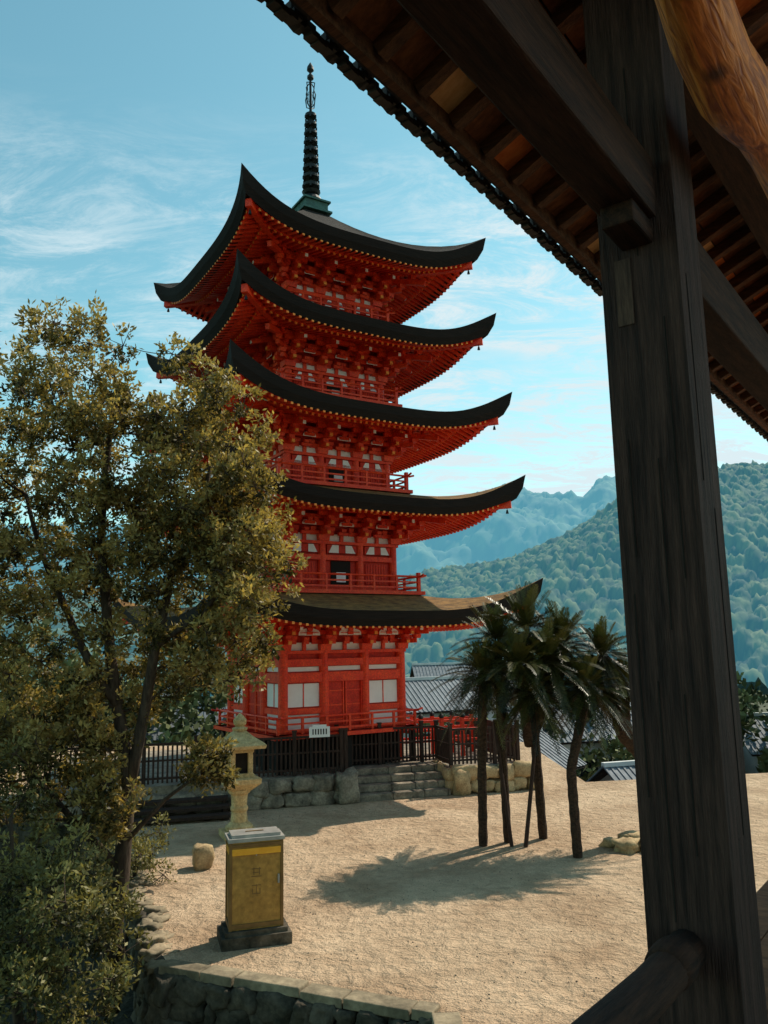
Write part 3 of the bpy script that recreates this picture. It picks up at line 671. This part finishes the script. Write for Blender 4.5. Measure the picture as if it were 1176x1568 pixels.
def hills(name,x0,x1,y0,y1,res,ridge,treeR,treeH,mat_,front,rough,seed):
    r2=np.random.default_rng(seed)
    nx=int((x1-x0)/res);ny=int((y1-y0)/res)
    X,Y=np.meshgrid(np.linspace(x0,x1,nx),np.linspace(y0,y1,ny),indexing='ij')
    rx=np.array([r[0] for r in ridge]);rz=np.array([r[1] for r in ridge])
    Rr=np.interp(X*(y1*.86)/Y,rx,rz)
    t=np.clip((Y-y0)/(y1*.86-y0),0,1); t2=np.where(Y>y1*.86,1-((Y-y1*.86)/(y1*.14))**2*.3,np.sin(t*math.pi/2)**front)
    ph=r2.random(12)*6
    def nz(s): return np.sin(X*s+ph[0]+1.7*np.sin(Y*s*.7+ph[1]))*np.cos(Y*s*1.3+ph[2]+1.3*np.sin(X*s*.9+ph[3]))
    Z=-8+(Rr+8)*t2+rough*(nz(.021)*1.2+nz(.05)*.6+nz(.11)*.25)*np.minimum(1,t*3)*(1-.65*t)
    cs=treeR*1.2; gx=np.floor(X/cs);gy=np.floor(Y/cs); best=np.full(X.shape,-1e9); tint=np.zeros(X.shape)
    def h2(a,b,k): v=np.sin(a*127.1+b*311.7+k*74.7)*43758.5453; return v-np.floor(v)
    for i in (-1,0,1):
        for j in (-1,0,1):
            a=gx+i;b=gy+j; cx=(a+.5+(h2(a,b,1)-.5)*.9)*cs; cy=(b+.5+(h2(a,b,2)-.5)*.9)*cs; r=treeR*(.6+.7*h2(a,b,3)); d2=((X-cx)**2+(Y-cy)**2)/r**2
            hh=treeH*(.4+1.0*h2(a,b,4))*(np.sqrt(np.maximum(0,1-np.minimum(d2,1))))
            up=hh>best; best=np.where(up,hh,best); tint=np.where(up,h2(a,b,5),tint)
    Z=Z+best+r2.normal(size=X.shape)*treeH*.10
    tint=np.clip(tint*.75+best/treeH*.32-.15+r2.normal(size=X.shape)*.12,0,1)
    V=np.stack([X,Y,Z],2).reshape(-1,3).astype(np.float32)
    I=np.arange(nx*ny).reshape(nx,ny); F=np.stack([I[:-1,:-1],I[1:,:-1],I[1:,1:],I[:-1,1:]],2).reshape(-1,4).astype(np.int32); N=len(F)
    me=bpy.data.meshes.new(name); me.vertices.add(len(V)); me.vertices.foreach_set('co',V.ravel()); me.loops.add(N*4); me.loops.foreach_set('vertex_index',F.ravel())
    me.polygons.add(N); me.polygons.foreach_set('loop_start',np.arange(0,N*4,4,dtype=np.int32)); me.update(calc_edges=True)
    at=me.attributes.new('tint','FLOAT','POINT'); at.data.foreach_set('value',tint.ravel().astype(np.float32)); me.materials.append(mat_)
    ob=bpy.data.objects.new(name,me); sc.collection.objects.link(ob)
RD=[(-450,22),(-250,26),(-100,26),(0,29),(12,32),(60,42),(90,53),(112,64),(140,74),(165,78),(200,80),(300,88)]
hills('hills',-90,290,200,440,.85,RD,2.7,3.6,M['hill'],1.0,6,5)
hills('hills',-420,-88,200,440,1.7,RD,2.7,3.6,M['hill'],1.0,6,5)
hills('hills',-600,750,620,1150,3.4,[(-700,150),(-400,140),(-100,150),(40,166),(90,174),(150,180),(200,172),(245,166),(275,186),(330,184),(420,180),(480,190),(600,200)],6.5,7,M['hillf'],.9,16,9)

fcl=[]
for q in range(170):
    x=random.uniform(-60,60);y=random.uniform(60,120)
    fcl.append((x,y,-6.5+random.uniform(0,3.5),random.uniform(1.6,3.0)))
for q in range(80):
    fcl.append((random.uniform(-40,-9),random.uniform(44,58),random.uniform(-5,4.0),random.uniform(1.5,2.6)))
for q in range(26):
    fcl.append((random.uniform(-9,5.5),random.uniform(43,50),random.uniform(-4,1.8),random.uniform(1.2,2.0)))
for q in range(26):
    fcl.append((random.uniform(21,32),random.uniform(40,55),random.uniform(-3,5.5),random.uniform(1.2,2.2)))
for q in range(50):
    fcl.append((random.uniform(8,24),random.uniform(48,62),random.uniform(-5,-.2),random.uniform(1.0,1.9)))
for q in range(16):
    fcl.append((random.uniform(9,22),random.uniform(33,36),random.uniform(-5.5,-3.2),random.uniform(.7,1.2)))
leaf_mesh('distant_trees',fcl,22,16,.5,M['leaff'],.6,.55,wr=.6)

def house(x,y,z,w,d,h,rot,rh=1.8,mi_wall='wallw'):
    mb=MB(); ov=.5
    mb.box(0,0,h/2,w,d,h,0,0)
    for s_ in (-1,1):
        mb.add([(-w/2-ov,s_*(d/2+ov),h-.25),(w/2+ov,s_*(d/2+ov),h-.25),(w/2+ov,0,h+rh),(-w/2-ov,0,h+rh)],[(0,1,2,3) if s_<0 else (3,2,1,0)],1)
        mb.add([(-w/2-ov,s_*(d/2+ov),h-.37),(w/2+ov,s_*(d/2+ov),h-.37),(w/2+ov,0,h+rh-.12),(-w/2-ov,0,h+rh-.12)],[(0,1,2,3)],3)
        mb.add([(s_*w/2,-d/2,h),(s_*w/2,d/2,h),(s_*w/2,0,h+rh-.2)],[(0,1,2)],0)
        n_=int((w+2*ov)/.32)
        for k in range(n_+1):
            xx=-w/2-ov+(w+2*ov)*k/n_; mb.beam((xx,s_*(d/2+ov),h-.24),(xx,0,h+rh+.01),.10,.07,1)
    mb.box(0,0,h+rh+.08,w+2*ov+.1,.26,.2,0,2)
    n_=max(2,int(w/2))
    for k in range(n_):
        xx=-w/2+w*(k+.5)/n_
        for s_ in (-1,1):
            mb.box(xx,s_*(d/2+.01),h*.72,w/n_*.5,.06,h*.2,0,4); mb.box(xx,s_*(d/2+.04),h*.72,.05,.05,h*.2,0,3)
    for s_ in (-1,1): mb.box(s_*(w/2+.01),0,h*.72,.06,d*.35,h*.2,0,4)
    ob=mb.build('house',[M[mi_wall],M['rtile'],M['wallw'],M['fence'],M['glass']]); ob.location=(x,y,z); ob.rotation_euler=(0,0,R(rot))
house(9.3,36.5,-8.2,5.5,4.5,4.8,32,1.3); house(13.2,41,-8.2,5.5,4.5,5.6,18,1.4); house(6.5,45,-8.2,5,4.5,6.6,48,1.4); house(18.5,40,-8.2,6,5,4.0,10,1.5)
house(11,52,-8.2,7,5,7.4,15,1.5); house(3.2,56,-8.2,7,5,9.0,25,1.6); house(18.5,56,-8.2,7,5,6.6,40,1.7); house(27,56,-8.2,8,6,6.0,0,1.8)
house(-12,52,-8.2,8,6,7.5,10,2); house(-20,60,-8.2,8,6,8,30,2); house(24,80,-8.2,12,7,7,30,2); house(9,84,-8.2,12,7,9,5,2)

# ================================================================= PAVILION (viewer's building)
pv=empty('wooden_pavilion',(0,0,0),R(53.83))
m1=MB(); PX,PY,PWD=3.49,1.042,.336
for px in (-3.9,PX,10.6): m1.box(px,PY,4.0,PWD,PWD,8.0,0,0)
for px in (-3.9,PX,10.6): m1.box(px,-4.2,4.2,PWD,PWD,8.6,0,0)
m1.box(PX-PWD/2-.002,PY+.07,6.0,.008,.07,.30,0,1)
for y_,z_,h_ in ((.05,3.9,.9),(-.09,5.3,1.1),(.10,5.1,.5),(-.05,4.0,.6),(.0,6.6,.9),(-.02,4.9,.7),(.12,4.3,.8)):
    m1.box(PX-PWD/2-.001,PY+y_,z_,.004,.005,h_,0,2)
for x_,z_,h_ in ((.05,4.4,1.3),(-.08,5.6,.9)):
    m1.box(PX+x_,PY-PWD/2-.001,z_,.005,.004,h_,0,2)
m1.build('pillars',[M['pillar'],M['inlay'],M['dark']],pv)
m2=MB()
m2.box(-.2,PY,6.42,7.0,.20,.27,0,0); m2.box(7.0,PY,6.31,6.7,.20,.30,0,0)
m2.box(PX-.28,PY,6.24,.26,.14,.10,0,0)
m2.box(3,PY,7.80,26,.24,.26,0,0)
m2.box(3,1.75,7.58,26,.12,.12,0,0)
m2.box(3,-1.9,8.9,26,.24,.28,0,0)
m2.build('beams',[M['beam']],pv,bevel=.01)
m3=MB(); S=.45
def zz_(y): return 7.5+S*(2.226-y)
x=-6.0
while x<16:
    m3.beam((x,2.16,zz_(2.16)-.05),(x,-5,zz_(-5)-.05),.075,.09,0)
    y=2.2
    while y>-4.5:
        rv=random.random(); mi=3 if rv<.18 else (2 if rv<.45 else 1)  # random boards get the colours that stand in for lit patches
        m3.beam((x+.17,y,zz_(y)+.02),(x+.17,y-.33,zz_(y-.33)+.02),.35,.03,mi); y-=.34
    x+=.36
m3.beam((-6,2.2,7.47),(16,2.2,7.47),.05,.12,0)
m3.build('rafters_and_soffit',[M['raft'],M['soff1'],M['soff2'],M['soff3']],pv)
m4=MB()
m4.add([(-6.3,2.33,7.53),(16.3,2.33,7.53),(16.3,-5.5,zz_(-5.5)+.08),(-6.3,-5.5,zz_(-5.5)+.08),(-6.3,2.33,7.59),(16.3,2.33,7.59),(16.3,-5.5,zz_(-5.5)+.2),(-6.3,-5.5,zz_(-5.5)+.2)],[(3,2,1,0),(4,5,6,7),(0,1,5,4),(2,3,7,6),(1,2,6,5),(3,0,4,7)],0)
x=-6.2
while x<16.3:
    m4.tube([(x,2.40,7.575),(x,-5.5,zz_(-5.5)+.2)],[.065,.065],8,0)
    m4.tube([(x,2.43,7.56),(x,2.37,7.57)],[.075,.075],10,0)
    for q in range(5):
        a=math.pi*(q+.5)/5; m4.box(x+.13+.085*math.cos(a),2.37,7.53-.045*math.sin(a),.06,.06,.035,0,0)
    x+=.26
m4.build('tiled_roof',[M['tile']],pv)
m5=MB()
pts=[];rad=[]
for q in range(44):
    x=.5+q*.2; pts.append((x,.58+.03*math.sin(q*.6),6.76+.03*math.sin(q*.33+1))); rad.append(.12+.009*math.sin(q*1.1)+(.02 if q in(14,15) else 0))
m5.tube(pts,rad,18,0)
m5.build('log_beam',[M['log']],pv,smooth=True)
m6=MB()
m6.tube([(-4+.3*q,1.06+.006*math.sin(q),3.36+.006*math.sin(q*1.3)) for q in range(25)]+[(3.33,1.06,3.36)],.072,16,0)
m6.tube([(3.06,1.06,3.36),(3.12,1.06,3.36),(3.18,1.06,3.36),(3.24,1.06,3.36)],[.075,.085,.085,.075],16,0)
for q in (-3.5,-1.2,1.1): m6.tube([(q,1.06,2.9),(q,1.06,3.36)],.05,10,0)
m6.build('handrail',[M['beam']],pv,smooth=True)
m7=MB()
for q in range(44):
    y=1.42-q*.22; m7.box(3,y-.11,2.86,22,.212,.07,0,0)
m7.box(3,1.36,2.70,22,.16,.26,0,0); m7.box(3,-1.5,2.7,22,.2,.3,0,0)
m7.build('floor',[M['soff1']],pv)

# ================================================================= WORLD, SUN, CAMERA
az=math.atan2(.74,.67); el=R(48)
w=bpy.data.worlds.new('World'); sc.world=w; w.use_nodes=True; nt=w.node_tree; n=nt.nodes; l=nt.links
bg=n['Background']; sky=n.new('ShaderNodeTexSky'); sky.sky_type='NISHITA'; sky.sun_disc=False; sky.sun_elevation=el; sky.sun_rotation=az; sky.air_density=1.0; sky.dust_density=.4; sky.ozone_density=1
tint=n.new('ShaderNodeVectorMath'); tint.operation='MULTIPLY'; tint.inputs[1].default_value=(1.12,1.66,1.26); l.new(sky.outputs[0],tint.inputs[0])
tc=n.new('ShaderNodeTexCoord'); sx=n.new('ShaderNodeSeparateXYZ'); l.new(tc.outputs['Generated'],sx.inputs[0])
def MA(op,a,b=None,clamp=False):
    q=n.new('ShaderNodeMath'); q.operation=op; q.use_clamp=clamp
    for i,v in enumerate((a,b)):
        if v is None: continue
        if isinstance(v,(int,float)): q.inputs[i].default_value=v
        else: l.new(v,q.inputs[i])
    return q.outputs[0]
def MR(v,a,b,c=0,d=1):
    q=n.new('ShaderNodeMapRange'); q.interpolation_type='SMOOTHSTEP'; l.new(v,q.inputs[0]); q.inputs[1].default_value=a;q.inputs[2].default_value=b;q.inputs[3].default_value=c;q.inputs[4].default_value=d; return q.outputs[0]
zc=MA('MAXIMUM',MA('ADD',sx.outputs[2],.18),.05)
cb_=n.new('ShaderNodeCombineXYZ'); l.new(MA('DIVIDE',sx.outputs[0],zc),cb_.inputs[0]);l.new(MA('DIVIDE',sx.outputs[1],zc),cb_.inputs[1])
mp=n.new('ShaderNodeMapping'); mp.inputs['Rotation'].default_value=(0,0,R(-14)); mp.inputs['Scale'].default_value=(.85,1.9,1); l.new(cb_.outputs[0],mp.inputs[0])
n1=n.new('ShaderNodeTexNoise'); n1.inputs['Scale'].default_value=1.5;n1.inputs['Detail'].default_value=3; l.new(mp.outputs[0],n1.inputs['Vector'])
n2=n.new('ShaderNodeTexNoise'); n2.inputs['Scale'].default_value=4.6;n2.inputs['Detail'].default_value=14;n2.inputs['Roughness'].default_value=.76;n2.inputs['Distortion'].default_value=.6; l.new(mp.outputs[0],n2.inputs['Vector'])
cl=MA('MULTIPLY',MR(n1.outputs[0],.30,.52),MR(n2.outputs[0],.40,.66))
band=MA('MULTIPLY',MR(sx.outputs[2],.0,.20),MA('SUBTRACT',1,MR(sx.outputs[2],.44,.60)))
east=MR(sx.outputs[0],-.55,.25,.62,1.15)
cl=MA('MULTIPLY',MA('MULTIPLY',cl,band),MA('MULTIPLY',east,1.0),True)
veil=MA('MULTIPLY',MA('MULTIPLY',MR(sx.outputs[0],-.25,.35),MA('SUBTRACT',1,MR(sx.outputs[2],.12,.50))),.42)
fac=MA('ADD',cl,veil,True)
mx=n.new('ShaderNodeMix'); mx.data_type='RGBA'; l.new(fac,mx.inputs[0]); l.new(tint.outputs[0],mx.inputs[6]); mx.inputs[7].default_value=(5.8,6.9,7.3,1)
l.new(mx.outputs[2],bg.inputs[0]); bg.inputs[1].default_value=.125

sd=bpy.data.lights.new('sun','SUN'); sd.energy=5.0; sd.angle=R(.5); sd.color=(1,.90,.75)
so=bpy.data.objects.new('sun',sd); sc.collection.objects.link(so)
dirv=Vector((math.sin(az)*math.cos(el),math.cos(az)*math.cos(el),math.sin(el))); so.rotation_euler=dirv.to_track_quat('Z','Y').to_euler(); so.location=(20,20,40)

cd=bpy.data.cameras.new('camera'); cd.sensor_fit='HORIZONTAL'; cd.sensor_width=36; cd.lens=36*1250/1176; cd.clip_end=6000; cd.clip_start=.05
co=bpy.data.objects.new('camera',cd); sc.collection.objects.link(co)
co.matrix_world=Matrix.Translation((0,0,4.5))@Matrix.Rotation(R(99.5),4,'X')@Matrix.Rotation(R(-1.2),4,'Z')
sc.camera=co
sc.view_settings.view_transform='Standard'; sc.view_settings.look='None'; sc.view_settings.exposure=0
